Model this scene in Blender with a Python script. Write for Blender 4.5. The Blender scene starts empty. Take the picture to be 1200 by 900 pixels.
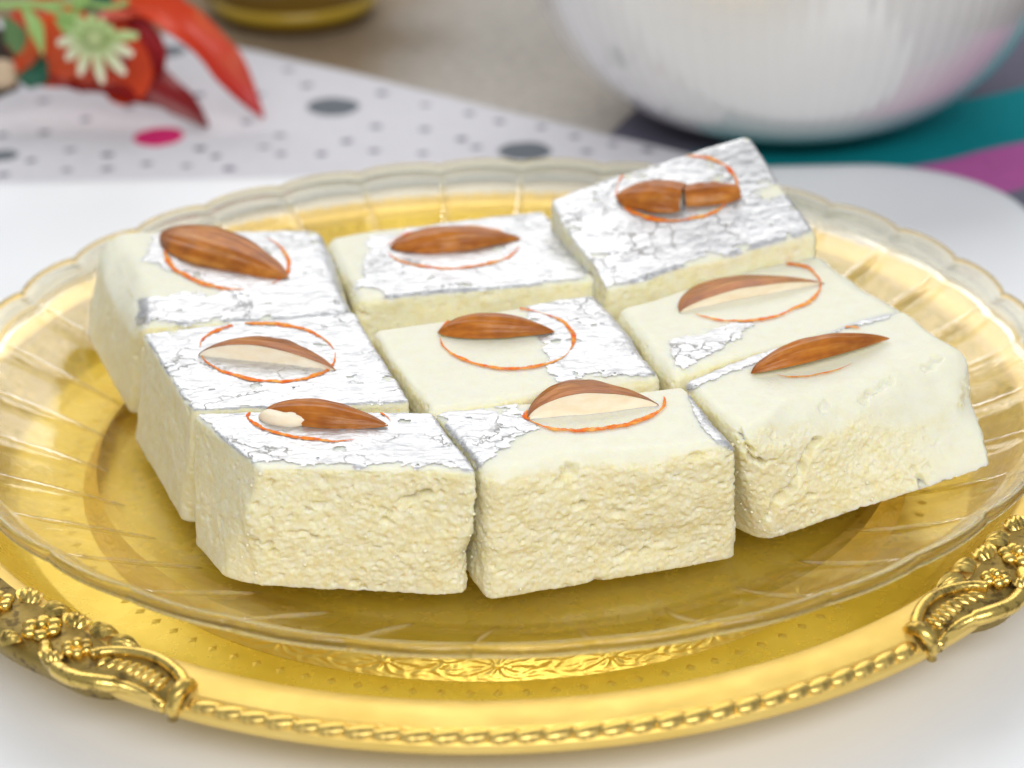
import bpy, math, random
import numpy as np
from mathutils import Vector, Matrix
from mathutils.bvhtree import BVHTree

# ------------------------------------------------------------------ camera, world, lights
sc = bpy.context.scene
C = sc.collection
CF, CPIT, CROLL, CYAW = 2600.0, .4543, -.0195, .005      # focal length in photo pixels (1200 wide), angles
CAM = np.array([0., -.4575, .2143])
def _basis():
    cp, sp, cy, sy = math.cos(CPIT), math.sin(CPIT), math.cos(CYAW), math.sin(CYAW)
    fwd = np.array([sy*cp, cy*cp, -sp]); right = np.array([cy, -sy, 0.]); up = np.cross(right, fwd)
    cr, sr = math.cos(CROLL), math.sin(CROLL)
    return right*cr+up*sr, -right*sr+up*cr, fwd
CR, CU, CW = _basis()
cd = bpy.data.cameras.new('camera'); cam = bpy.data.objects.new('camera', cd); C.objects.link(cam)
cd.sensor_width = 36; cd.sensor_fit = 'HORIZONTAL'; cd.lens = CF/1200*36
cd.clip_start = .01; cd.clip_end = 20
cd.dof.use_dof = True; cd.dof.focus_distance = .452; cd.dof.aperture_fstop = 12.5
M4 = Matrix(((CR[0], CU[0], -CW[0], CAM[0]), (CR[1], CU[1], -CW[1], CAM[1]), (CR[2], CU[2], -CW[2], CAM[2]), (0, 0, 0, 1)))
cam.matrix_world = M4
sc.camera = cam

w = bpy.data.worlds.new('World'); sc.world = w; w.use_nodes = True
bg = w.node_tree.nodes['Background']; bg.inputs[0].default_value = (.91, .955, 1.0, 1); bg.inputs[1].default_value = .36

def area(name, loc, target, sx, sy, power, col=(1, 1, 1)):
    l = bpy.data.lights.new(name, 'AREA'); l.shape = 'RECTANGLE'; l.size = sx; l.size_y = sy; l.energy = power; l.color = col
    o = bpy.data.objects.new(name, l); C.objects.link(o); o.location = loc
    o.rotation_euler = (Vector(target)-Vector(loc)).to_track_quat('-Z', 'Y').to_euler()
    return o
area('softbox_key', (-.20, 1.00, .90), (0, 0, 0), 1.7, 1.0, 12.0, (1, .98, .95))
area('softbox_fill', (.15, -.90, .72), (0, -.03, 0), 1.0, .35, 10.0, (1, .985, .965))
vs = sc.view_settings; vs.view_transform = 'Standard'; vs.look = 'None'; vs.exposure = 0; vs.gamma = 1
cy = sc.cycles
cy.use_denoising = True; cy.sample_clamp_indirect = 6; cy.blur_glossy = .6
cy.max_bounces = 14; cy.transmission_bounces = 12; cy.glossy_bounces = 6; cy.transparent_max_bounces = 12

# ------------------------------------------------------------------ maths helpers
def px(P):                                     # world points (n,3) -> photo pixels (n,2)
    d = np.asarray(P, float)-CAM; z = d@CW
    return np.stack([600+CF*(d@CR)/z, 450-CF*(d@CU)/z], -1)
def ray(x, y):
    d = CW*CF+CR*(x-600)-CU*(y-450); return d/np.linalg.norm(d)
def unp(x, y, z):                              # pixel on the level plane z
    d = ray(x, y); return CAM+d*(z-CAM[2])/d[2]
def at(x, y, Y):                               # pixel on the upright plane y = Y
    d = ray(x, y); return CAM+d*(Y-CAM[1])/d[1]
def sstep(a, b, x):
    t = np.clip((x-a)/(b-a), 0, 1); return t*t*(3-2*t)
def _hash(i, j, k, seed):
    h = (i.astype(np.int64)*374761393+j.astype(np.int64)*668265263+k.astype(np.int64)*2147483647+seed*1274126177) & 0xffffffff
    h = ((h ^ (h >> 13))*1274126177) & 0xffffffff
    h = ((h ^ (h >> 16))*2246822519) & 0xffffffff
    return ((h ^ (h >> 15)) & 0xffffff)/float(0xffffff)
def noise(P, seed=0):                          # smooth value noise, -1..1
    P = np.asarray(P, float); F = np.floor(P); f = P-F; f = f*f*f*(f*(f*6-15)+10)
    I = F.astype(np.int64); r = 0
    for dx in (0, 1):
        wx = f[:, 0] if dx else 1-f[:, 0]
        for dy in (0, 1):
            wy = f[:, 1] if dy else 1-f[:, 1]
            for dz in (0, 1):
                wz = f[:, 2] if dz else 1-f[:, 2]
                r = r+wx*wy*wz*_hash(I[:, 0]+dx, I[:, 1]+dy, I[:, 2]+dz, seed)
    return r*2-1
def fbm(P, o=3, seed=0):
    r = 0; a = 1; s = 0
    for k in range(o):
        r = r+a*noise(np.asarray(P)*2**k+k*17.3, seed+k); s += a; a *= .5
    return r/s
def worley(P, seed=0):                         # distance to the nearest cell point
    P = np.asarray(P, float); I = np.floor(P).astype(np.int64); best = np.full(len(P), 9.)
    for dx in (-1, 0, 1):
        for dy in (-1, 0, 1):
            for dz in (-1, 0, 1):
                i, j, k = I[:, 0]+dx, I[:, 1]+dy, I[:, 2]+dz
                d = (i+_hash(i, j, k, seed)-P[:, 0])**2+(j+_hash(i, j, k, seed+7)-P[:, 1])**2+(k+_hash(i, j, k, seed+13)-P[:, 2])**2
                best = np.minimum(best, d)
    return np.sqrt(best)
def inside(pts, poly):
    x, y = pts[:, 0], pts[:, 1]; r = np.zeros(len(x), bool); n = len(poly)
    for i in range(n):
        x1, y1 = poly[i]; x2, y2 = poly[(i+1) % n]
        c = ((y1 > y) != (y2 > y)) & (x < (x2-x1)*(y-y1)/((y2-y1) or 1e-9)+x1)
        r ^= c
    return r
def segdist(pts, line):
    best = np.full(len(pts), 1e9)
    for a, b in zip(line[:-1], line[1:]):
        a = np.array(a, float); b = np.array(b, float); ab = b-a
        t = np.clip(((pts-a)@ab)/(ab@ab), 0, 1)
        best = np.minimum(best, np.linalg.norm(pts-(a+t[:, None]*ab), axis=1))
    return best

# ------------------------------------------------------------------ object helpers
def mesh(name, V, F, mat, smooth=True):
    me = bpy.data.meshes.new(name); V = np.asarray(V, np.float32)
    if isinstance(F, np.ndarray):
        n, k = F.shape
        me.vertices.add(len(V)); me.vertices.foreach_set('co', V.ravel())
        me.loops.add(n*k); me.loops.foreach_set('vertex_index', F.astype(np.int32).ravel())
        me.polygons.add(n); me.polygons.foreach_set('loop_start', np.arange(0, n*k, k, dtype=np.int32))
        me.polygons.foreach_set('loop_total', np.full(n, k, np.int32))
        me.update(calc_edges=True)
    else:
        me.from_pydata([tuple(map(float, v)) for v in V], [], F); me.update()
    if smooth: me.polygons.foreach_set('use_smooth', np.ones(len(me.polygons), bool))
    if mat: me.materials.append(mat)
    return me
def link(name, me, parent=None):
    o = bpy.data.objects.new(name, me); C.objects.link(o)
    if parent: o.parent = parent
    return o
def obj(name, V, F, mat, parent=None, smooth=True):
    return link(name, mesh(name, V, F, mat, smooth), parent)
def thing(name, label, cat, group=None, loc=(0, 0, 0)):
    o = bpy.data.objects.new(name, None); C.objects.link(o); o.location = loc; o.empty_display_size = .01
    tag(o, label, cat, group); return o
def tag(o, label, cat, group=None):
    o['label'] = label; o['category'] = cat
    if group: o['group'] = group
    return o
def grid_faces(nu, nv, wrap=False):            # vertex (i,j) = i*nv+j
    i = np.arange(nu if wrap else nu-1); j = np.arange(nv-1)
    I, J = np.meshgrid(i, j, indexing='ij'); I2 = (I+1) % nu
    return np.stack([I*nv+J, I2*nv+J, I2*nv+J+1, I*nv+J+1], -1).reshape(-1, 4)
def lathe(prof, n=256, c=(0, 0)):
    prof = np.array(prof, float); th = np.linspace(0, 2*np.pi, n, endpoint=False)
    V = np.stack([c[0]+np.cos(th)[:, None]*prof[None, :, 0], c[1]+np.sin(th)[:, None]*prof[None, :, 0],
                  np.broadcast_to(prof[None, :, 1], (n, len(prof)))], -1).reshape(-1, 3)
    return V, grid_faces(n, len(prof), True)[:, ::-1]
def refine(prof, step):
    out = [prof[0]]
    for a, b in zip(prof[:-1], prof[1:]):
        n = max(1, int(math.hypot(b[0]-a[0], b[1]-a[1])/step))
        out += [(a[0]+(b[0]-a[0])*k/n, a[1]+(b[1]-a[1])*k/n) for k in range(1, n+1)]
    return out
def catmull(P, n=8):
    P = [np.array(p, float) for p in P]; Q = [2*P[0]-P[1]]+P+[2*P[-1]-P[-2]]; out = []
    for i in range(1, len(Q)-2):
        for k in range(n):
            t = k/n
            out.append(.5*((2*Q[i])+(Q[i+1]-Q[i-1])*t+(2*Q[i-1]-5*Q[i]+4*Q[i+1]-Q[i+2])*t*t+(-Q[i-1]+3*Q[i]-3*Q[i+1]+Q[i+2])*t**3))
    out.append(P[-1]); return np.array(out)
def tube(path, rad, seg=8, flat=1.0):          # closed-end tube along a path; rad scalar or list
    path = np.array(path, float); n = len(path); rad = np.broadcast_to(np.array(rad, float), (n,))
    T = np.gradient(path, axis=0); T /= np.linalg.norm(T, axis=1)[:, None]+1e-12
    up = np.array([0, 0, 1.]); V = []
    for i in range(n):
        s = np.cross(T[i], up); s /= np.linalg.norm(s)+1e-9; u = np.cross(s, T[i])
        for k in range(seg):
            a = 2*np.pi*k/seg; V.append(path[i]+rad[i]*(math.cos(a)*s+flat*math.sin(a)*u))
    F = [[i*seg+k, i*seg+(k+1) % seg, (i+1)*seg+(k+1) % seg, (i+1)*seg+k] for i in range(n-1) for k in range(seg)]
    V.append(path[0]); V.append(path[-1]); a, b = n*seg, n*seg+1
    F += [[a, (k+1) % seg, k] for k in range(seg)]+[[b, (n-1)*seg+k, (n-1)*seg+(k+1) % seg] for k in range(seg)]
    return V, F
def join(parts):
    V = []; F = []
    for v, f in parts:
        o = len(V); V += [tuple(p) for p in v]; F += [[int(i)+o for i in q] for q in f]
    return V, F
def ellipsoid(c, ax, nu=8, nv=6):              # ax: three axis vectors
    ax = np.array(ax, float); V = []; c = np.array(c, float)
    for j in range(1, nv):
        p = math.pi*j/nv
        for i in range(nu):
            a = 2*math.pi*i/nu
            V.append(c+math.sin(p)*math.cos(a)*ax[0]+math.sin(p)*math.sin(a)*ax[1]+math.cos(p)*ax[2])
    V += [c+ax[2], c-ax[2]]; t, b = len(V)-2, len(V)-1
    F = [[j*nu+i, (j+1)*nu+i, (j+1)*nu+(i+1) % nu, j*nu+(i+1) % nu] for j in range(nv-2) for i in range(nu)]
    F += [[t, i, (i+1) % nu] for i in range(nu)]+[[b, (nv-2)*nu+(i+1) % nu, (nv-2)*nu+i] for i in range(nu)]
    return V, F

# ------------------------------------------------------------------ material helpers
class N:
    def __init__(s, name):
        s.m = bpy.data.materials.new(name); s.m.use_nodes = True; s.t = s.m.node_tree; s.b = s.t.nodes['Principled BSDF']
        s.out = s.t.nodes['Material Output']
    def n(s, typ, **kw):
        x = s.t.nodes.new(typ)
        for k, v in kw.items():
            if k.startswith('_'): setattr(x, k[1:], v)
            else: x.inputs[int(k[1:]) if k[0] == 'i' and k[1:].isdigit() else k.replace('__', ' ')].default_value = v
        return x
    def l(s, a, b): s.t.links.new(a, b)
    def set(s, **kw):
        for k, v in kw.items():
            v = (*v, 1) if isinstance(v, tuple) and len(v) == 3 and k not in ('Subsurface__Radius',) else v
            s.b.inputs[k.replace('__', ' ')].default_value = v
        return s
    def coord(s, scale=(1, 1, 1), which='Object'):
        tc = s.n('ShaderNodeTexCoord'); mp = s.n('ShaderNodeMapping'); mp.inputs['Scale'].default_value = scale
        s.l(tc.outputs[which], mp.inputs[0]); return mp.outputs[0]
    def noise(s, co, scale, detail=4, rough=.55, dist=0):
        x = s.n('ShaderNodeTexNoise', Scale=scale, Detail=detail, Roughness=rough, Distortion=dist); s.l(co, x.inputs['Vector']); return x.outputs['Fac']
    def ramp(s, fac, stops):
        r = s.n('ShaderNodeValToRGB'); e = r.color_ramp.elements
        while len(e) < len(stops): e.new(.5)
        for q, (p, c) in zip(e, stops):
            q.position = p; q.color = (*c, 1) if isinstance(c, tuple) else (c, c, c, 1)
        s.l(fac, r.inputs[0]); return r.outputs[0]
    def mix(s, fac, a, b, mode='MIX'):
        x = s.n('ShaderNodeMix', _data_type='RGBA', _blend_type=mode)
        for sock, v in ((x.inputs[0], fac), (x.inputs[6], a), (x.inputs[7], b)):
            if hasattr(v, 'is_output') : s.l(v, sock)
            else: sock.default_value = v if not isinstance(v, tuple) else (*v, 1)
        return x.outputs[2]
    def math(s, op, a, b=0.):
        x = s.n('ShaderNodeMath', _operation=op)
        for k, v in ((0, a), (1, b)):
            if hasattr(v, 'is_output'): s.l(v, x.inputs[k])
            else: x.inputs[k].default_value = v
        return x.outputs[0]
    def bump(s, h, strength=.3, dist=.001, normal=None):
        x = s.n('ShaderNodeBump', Strength=strength, Distance=dist); s.l(h, x.inputs['Height'])
        if normal: s.l(normal, x.inputs['Normal'])
        s.l(x.outputs[0], s.b.inputs['Normal']); return x.outputs[0]
    def col(s, sock): s.l(sock, s.b.inputs['Base Color'])
    def rough(s, sock): s.l(sock, s.b.inputs['Roughness'])

def plain(name, col, rough=.5, metal=0, **kw):
    q = N(name); q.set(Base__Color=col, Roughness=rough, Metallic=metal, **kw); return q
def m_sweet():
    q = N('milk_fudge'); co = q.coord()
    n1 = q.noise(co, 330, 4, .6)
    skin = q.ramp(n1, [(.30, (.825, .805, .635)), (.55, (.845, .835, .69)), (.75, (.85, .845, .71))])
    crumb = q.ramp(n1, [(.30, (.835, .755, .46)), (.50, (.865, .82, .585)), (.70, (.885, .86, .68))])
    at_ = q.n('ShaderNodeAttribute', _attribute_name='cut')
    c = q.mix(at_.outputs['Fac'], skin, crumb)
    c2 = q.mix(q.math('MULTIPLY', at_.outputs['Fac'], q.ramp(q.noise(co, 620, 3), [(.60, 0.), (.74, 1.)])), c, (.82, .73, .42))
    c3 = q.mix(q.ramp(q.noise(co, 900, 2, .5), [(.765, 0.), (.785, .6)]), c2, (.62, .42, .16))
    q.col(c3)
    q.set(Roughness=.55, Subsurface__Weight=.85, Subsurface__Radius=(1, .82, .28), Subsurface__Scale=.0026)
    q.b.inputs['Specular IOR Level'].default_value = .3
    q.bump(q.noise(co, 1000, 4, .65), .32, .0005); return q.m
def m_leaf():
    q = N('silver_leaf'); co = q.coord()
    nz = q.n('ShaderNodeTexNoise', Scale=170., Detail=4.); q.l(co, nz.inputs['Vector'])
    mx = q.n('ShaderNodeMix', _data_type='VECTOR'); mx.inputs[0].default_value = .012
    q.l(co, mx.inputs[4]); q.l(nz.outputs['Color'], mx.inputs[5])
    st = q.n('ShaderNodeMapping'); st.inputs['Scale'].default_value = (.75, 1.3, 1); q.l(mx.outputs[1], st.inputs[0])
    vo = q.n('ShaderNodeTexVoronoi', _feature='DISTANCE_TO_EDGE', Scale=78.); q.l(st.outputs[0], vo.inputs['Vector'])
    v2 = q.n('ShaderNodeTexVoronoi', _feature='DISTANCE_TO_EDGE', Scale=190.); q.l(st.outputs[0], v2.inputs['Vector'])
    gate = q.ramp(q.noise(co, 55, 2), [(.46, 0.), (.54, 1.)])
    gate2 = q.ramp(q.noise(co, 95, 2), [(.60, 0.), (.66, 1.)])
    l1 = q.math('MULTIPLY', q.ramp(vo.outputs['Distance'], [(.0, 1.), (.008, .85), (.019, 0.)]), gate)
    l2 = q.math('MULTIPLY', q.ramp(v2.outputs['Distance'], [(.0, .7), (.03, 0.)]), gate2)
    ln = q.math('MAXIMUM', l1, l2)
    brush = q.noise(q.coord((260, 620, 400)), 1., 4, .6)
    base = q.ramp(brush, [(.25, (.48, .485, .505)), (.5, (.67, .675, .69)), (.7, (.74, .745, .755))])
    q.col(q.mix(ln, base, (.33, .325, .31)))
    q.set(Metallic=.78, Roughness=.42)
    fine = q.noise(st.outputs[0], 330, 5, .62)
    h = q.math('ADD', q.math('SUBTRACT', fine, q.math('MULTIPLY', ln, .8)), q.math('MULTIPLY', brush, .6))
    q.bump(h, .6, .0004); return q.m
def m_saffron():
    q = N('saffron_dye'); co = q.coord()
    q.col(q.ramp(q.noise(co, 420, 4), [(.34, (.82, .13, .014)), (.5, (.90, .26, .03)), (.66, (.94, .46, .10))]))
    q.set(Roughness=.75); q.b.inputs['Specular IOR Level'].default_value = .15
    q.l(q.ramp(q.noise(co, 760, 3, .7), [(.32, .45), (.5, 1.)]), q.b.inputs['Alpha']); q.bump(q.noise(co, 1300, 3), .4, .0004); return q.m
def m_skin():
    q = N('almond_skin'); co = q.coord((45, 430, 430))
    f = q.noise(co, 1.0, 5, .6)
    c = q.ramp(f, [(.25, (.24, .060, .008)), (.46, (.48, .150, .018)), (.60, (.58, .215, .030)), (.78, (.68, .33, .08))])
    co2 = q.coord((90, 90, 90)); c = q.mix(q.ramp(q.noise(co2, 1.6, 2), [(.40, 0.), (.66, .55)]), c, (.20, .05, .012))
    q.col(c); q.set(Roughness=.30); q.b.inputs['Specular IOR Level'].default_value = .28
    q.bump(f, .5, .0006); return q.m
def m_kernel():
    q = N('almond_kernel'); co = q.coord((200, 500, 500))
    q.col(q.ramp(q.noise(co, 1., 4), [(.3, (.90, .74, .52)), (.6, (.95, .85, .67))]))
    q.set(Roughness=.5, Subsurface__Weight=.3, Subsurface__Radius=(1, .7, .4), Subsurface__Scale=.001)
    q.bump(q.noise(co, 2., 3), .2, .0004); return q.m
def m_gold(name, rough, bumps=.1, sc_=(900, 900, 900), tone=1., patina=0., metal=1., warm=1.):
    q = N(name); co = q.coord()
    a = q.ramp(q.noise(co, 55, 4), [(.3, (.80*tone, .56*tone, .14*tone*warm)), (.7, (.87*tone, .63*tone, .19*tone*warm))])
    if patina: a = q.mix(q.ramp(q.noise(co, 330, 4, .65), [(.52, 0.), (.62, patina)]), a, (.10, .06, .02))
    q.col(a); q.set(Metallic=metal)
    q.rough(q.ramp(q.noise(co, 120, 5), [(.3, rough*.8), (.75, rough*1.3)]))
    q.bump(q.noise(q.coord(sc_), 1., 3), bumps, .0004); return q.m
def m_glass(name, rough, tint=(1, 1, 1), bumps=0., clear=.55, ior=1.45):
    """thin moulded glass: part of the light goes straight through, the rest is bent and reflected"""
    q = N(name); q.set(Base__Color=tint, Roughness=rough, IOR=ior, Transmission__Weight=1.)
    if bumps: q.bump(q.noise(q.coord(), 1400, 2), bumps, .0003)
    tr = q.n('ShaderNodeBsdfTransparent'); tr.inputs[0].default_value = (*tint, 1)
    mx = q.n('ShaderNodeMixShader'); mx.inputs[0].default_value = clear
    q.l(q.b.outputs[0], mx.inputs[1]); q.l(tr.outputs[0], mx.inputs[2]); q.l(mx.outputs[0], q.out.inputs[0])
    return q.m
def m_cloth(name, weave, col=None, attr=None, var=.12, weave_amp=.4):
    q = N(name); co = q.coord()
    if attr:
        a = q.n('ShaderNodeAttribute', _attribute_name=attr); base = a.outputs['Color']
    else: base = q.mix(0., col, col)
    wa = q.n('ShaderNodeTexWave', Scale=weave, Distortion=.6); q.l(co, wa.inputs['Vector'])
    wb = q.n('ShaderNodeTexWave', _bands_direction='Y', Scale=weave, Distortion=.6); q.l(co, wb.inputs['Vector'])
    h = q.math('ADD', wa.outputs['Fac'], wb.outputs['Fac'])
    v = q.ramp(q.noise(co, 260, 4), [(.3, 1-var), (.7, 1.)])
    q.col(q.mix(1., base, v, 'MULTIPLY')); q.set(Roughness=.9); q.b.inputs['Specular IOR Level'].default_value = .15
    q.bump(h, weave_amp, .0006); return q.m

MS, ML, MSAF, MSK, MK = m_sweet(), m_leaf(), m_saffron(), m_skin(), m_kernel()
MG = plain('fudge_grain', (.87, .83, .62), .7).m
G_RIM = m_gold('gold_satin', .42, .12, metal=.6)
G_WELL = m_gold('gold_polished', .26, .04, metal=.35, warm=.35)
G_TRIM = m_gold('gold_trim', .32, .1, patina=.5, metal=.85)
G_ORN = m_gold('gold_cast', .27, .25, patina=.6)
G_DARK = m_gold('gold_patina', .5, .3, tone=.42, patina=.8, metal=.8)
G_BAND = m_gold('gold_embossed', .36, .2, metal=.7, warm=.7)

# ------------------------------------------------------------------ setting: table and cloths behind the platter
Z_TRAY, Z_TAB = -.0305, -.042
tm = plain('table_wood', (.10, .075, .055), .6); co = tm.coord((3, 40, 40)); tm.col(tm.ramp(tm.noise(co, 1., 5), [(.3, (.07, .05, .035)), (.7, (.15, .11, .08))]))
tb = obj('table', [(-1, -.75, Z_TAB), (1, -.75, Z_TAB), (1, 1.2, Z_TAB), (-1, 1.2, Z_TAB), (-1, -.75, Z_TAB-.03), (1, -.75, Z_TAB-.03), (1, 1.2, Z_TAB-.03), (-1, 1.2, Z_TAB-.03)],
         [[0, 1, 2, 3], [7, 6, 5, 4], [0, 4, 5, 1], [1, 5, 6, 2], [2, 6, 7, 3], [3, 7, 4, 0]], tm.m, smooth=False)
tb['kind'] = 'structure'

def cloth(name, lo, hi, z0, amp, mat, colour=None, nu=220, nv=140, seed=1, wl=.09, thick=.0012, lift=None):
    """lo / hi: pixel outlines of the cloth's near and far edge, laid on the table"""
    def edge(ps):
        P = np.array([unp(x, y, z0) for x, y in ps]); s = np.r_[0, np.cumsum(np.linalg.norm(np.diff(P, axis=0), axis=1))]; s /= s[-1]
        t = np.linspace(0, 1, nu); return np.stack([np.interp(t, s, P[:, k]) for k in range(3)], -1)
    A, B = edge(lo), edge(hi); t = np.linspace(0, 1, nv)[None, :, None]
    V = (A[:, None]*(1-t)+B[:, None]*t).reshape(-1, 3)
    V0 = V.copy()
    wv = fbm(np.c_[V[:, 0]/wl, V[:, 1]/wl*1.2, V[:, 2]*0+.5], 3, seed)
    V[:, 2] += amp*(.55+.55*wv)
    V[:, 0] += .0012*noise(V0/.02, seed+4); V[:, 1] += .0012*noise(V0/.02, seed+5)
    if lift is not None: V[:, 2] += lift(V0)
    n = len(V); F = grid_faces(nu, nv)
    d = np.r_[[i*nv for i in range(nu)], [(nu-1)*nv+j for j in range(1, nv)], [i*nv+nv-1 for i in range(nu-2, -1, -1)], [j for j in range(nv-2, 0, -1)]]
    sk = V[d]-[0, 0, thick]; k = np.arange(len(d)); k2 = (k+1) % len(d)
    F = np.r_[F, np.stack([d[k2], d[k], n+k, n+k2], -1)]
    if np.cross(V[nv]-V[0], V[1]-V[0])[2] < 0: F = F[:, ::-1]
    Va = np.r_[V, sk]; me = mesh(name, Va, F, mat)
    if colour is not None:
        ca = me.color_attributes.new('vertex_colour', 'FLOAT_COLOR', 'POINT'); cc = colour(np.r_[V0, V0[d]])
        ca.data.foreach_set('color', np.c_[cc, np.ones(len(cc))].astype(np.float32).ravel())
    return link(name, me)

def fade(V):                                   # pale cloth colour, turning browner towards the left
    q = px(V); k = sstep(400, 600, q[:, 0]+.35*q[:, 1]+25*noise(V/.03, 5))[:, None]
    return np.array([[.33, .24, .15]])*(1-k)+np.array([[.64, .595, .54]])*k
# one loosely woven cloth at the back, brown turning pale
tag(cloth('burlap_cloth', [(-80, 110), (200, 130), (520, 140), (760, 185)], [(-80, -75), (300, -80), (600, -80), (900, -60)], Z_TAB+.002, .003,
          m_cloth('burlap', 420, attr='vertex_colour', var=.3, weave_amp=.5), fade, seed=3), 'loosely woven cloth behind the dotted cloth, brown turning pale greige', 'cloth')
# striped cloth under the bowl
s0 = unp(1060, 197, Z_TAB+.0065); s1 = unp(1200, 166, Z_TAB+.0065); sd = (s1-s0)[:2]; sd /= np.linalg.norm(sd); sn = np.array([-sd[1], sd[0]])
def stripes(V):
    d = (V[:, :2]-s0[:2])@sn+.0015*noise(V/.03, 2)
    bands = [(-9, (.20, .20, .27)), (-.036, (.20, .20, .27)), (-.034, (.62, .15, .46)), (-.0015, (.62, .15, .46)), (.0005, (.0, .30, .34)), (.043, (.0, .28, .32)), (.045, (.17, .16, .22)),  (9, (.17, .16, .22))]
    xs = [b[0] for b in bands]
    return np.stack([np.interp(d, xs, [b[1][k] for b in bands]) for k in range(3)], -1)
tag(cloth('striped_cloth', [(640, 215), (900, 215), (1300, 330)], [(735, 146), (900, -60), (1420, -60)], Z_TAB+.0065, .001,
          m_cloth('striped_cotton', 1100, attr='vertex_colour', var=.12), stripes, seed=12, nu=260, nv=220), 'teal, pink and grey striped cloth under the white bowl', 'cloth')
# dotted cloth
ZD = Z_TAB+.0085
big = [(390, 128, 31, 0), (618, 179, 31, 0), (187, 163, 31, 1), (2, 184, 18, 0), (192, 62, 24, 0), (-60, 120, 28, 1), (700, 215, 20, 1)]
small = [(338, 84), (305, 115), (292, 144), (327, 160), (310, 175), (331, 183), (378, 183), (236, 176), (254, 186), (219, 196), (269, 201), (171, 194), (126, 200), (80, 202), (84, 178),
         (126, 184), (37, 190), (52, 157), (102, 142), (53, 120), (150, 128), (3, 160), (5, 207), (234, 115), (446, 111), (498, 126), (551, 135), (585, 144), (634, 151), (674, 162), (440, 151),
         (497, 154), (540, 165), (405, 168), (437, 180), (493, 182), (759, 179), (360, 104), (280, 92), (250, 78), (20, 100), (70, 90), (120, 110), (560, 175), (690, 180), (720, 172)]
def dots(V):
    c = np.tile(np.array([[.70, .69, .735]]), (len(V), 1)); rg = random.Random(4)
    jit = .0004*noise(V/.004, 9)
    for x, y, r, k in big:
        p = unp(x, y, ZD); R = r*np.linalg.norm(p-CAM)/CF; d = np.linalg.norm(V[:, :2]-p[:2], axis=1)+jit
        a = 1-sstep(R-.0006, R+.0006, d); cc = np.array([(.16, .18, .205), (.66, .02, .16)][k]); c = c*(1-a[:, None])+cc*a[:, None]
    for x, y in small:
        p = unp(x, y, ZD); R = 6.8*np.linalg.norm(p-CAM)/CF; d = np.linalg.norm(V[:, :2]-p[:2], axis=1)+jit
        a = (1-sstep(R-.0006, R+.0006, d))*rg.uniform(.7, 1); cc = np.array([.10, .10, .15]); c = c*(1-a[:, None])+cc*a[:, None]
    return c
tag(cloth('dotted_cloth', [(-120, 232), (300, 226), (560, 222), (830, 212)], [(-120, 25), (120, 30), (275, 56), (400, 86), (560, 124), (740, 166), (830, 190)], ZD, .0012,
          m_cloth('dotted_cotton', 1300, attr='vertex_colour', var=.06, weave_amp=.25), dots, nu=560, nv=260, seed=21), 'white cloth printed with grey dots and one bright pink dot', 'cloth')

# ------------------------------------------------------------------ white platter
def rrect(x0, x1, y0, y1, r, n=14):
    P = []
    for cx, cyy, a0 in ((x1-r, y1-r, 0), (x0+r, y1-r, 90), (x0+r, y0+r, 180), (x1-r, y0+r, 270)):
        for k in range(n+1):
            a = math.radians(a0+90*k/n); P.append((cx+r*math.cos(a), cyy+r*math.sin(a)))
    return np.array(P)
rings = []
for ins, z in ((.035, Z_TRAY), (.024, Z_TRAY), (.016, Z_TRAY+.0004), (.009, Z_TRAY+.0008), (.004, Z_TRAY+.0012), (.0012, Z_TRAY+.0010), (0, Z_TRAY-.0002), (.0006, Z_TRAY-.0015), (.006, Z_TRAY-.006), (.012, Z_TAB+.0005)):
    o = rrect(-.36+ins, .157-ins, -.30+ins, .1935-ins, .046-ins*.5); rings.append(np.c_[o, np.full(len(o), z)])
k = len(rings[0]); V = np.concatenate(rings); F = [list(range(k))]
for r in range(len(rings)-1): F += [[(r+1)*k+i, (r+1)*k+(i+1) % k, r*k+(i+1) % k, r*k+i] for i in range(k)]
F.append(list(range((len(rings)-1)*k, len(rings)*k))[::-1])
pm = N('white_porcelain'); pm.set(Base__Color=(.82, .84, .875), Roughness=.22); pm.rough(pm.ramp(pm.noise(pm.coord(), 60, 4), [(.3, .36), (.7, .46)]))
tag(obj('white_platter', V, F, pm.m), 'large flat white platter with rounded corner under the gold charger plate', 'platter')

# ------------------------------------------------------------------ gold charger plate
CC = (-.002, -.001)
charger = thing('charger_plate', 'round gold charger plate with rope edge and ornate scrolls under the glass plate', 'plate', loc=(0, 0, 0))
def smooth_prof(p, n=6): return [tuple(q) for q in catmull(p, n)]
obj('well', *lathe(refine([(.0002, -.0268), (.104, -.0268), (.108, -.0264)], .004)+smooth_prof([(.1085, -.0263), (.1125, -.024), (.117, -.0185), (.1205, -.0140)], 5), 300, CC), G_WELL, charger)
obj('rim', *lathe([(.1205, -.0140), (.1212, -.0130), (.122, -.01255), (.125, -.0123), (.128, -.0124), (.1298, -.0127)], 300, CC), G_RIM, charger)
obj('lip', *lathe([(.1298, -.0127), (.1304, -.0140), (.1322, -.0142), (.1328, -.0149), (.1329, -.0160), (.1323, -.0170), (.1300, -.0173), (.124, -.0172), (.116, -.0225), (.110, -.0285), (.104, -.0302), (.0002, -.0302)], 300, CC), G_RIM, charger)
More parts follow.
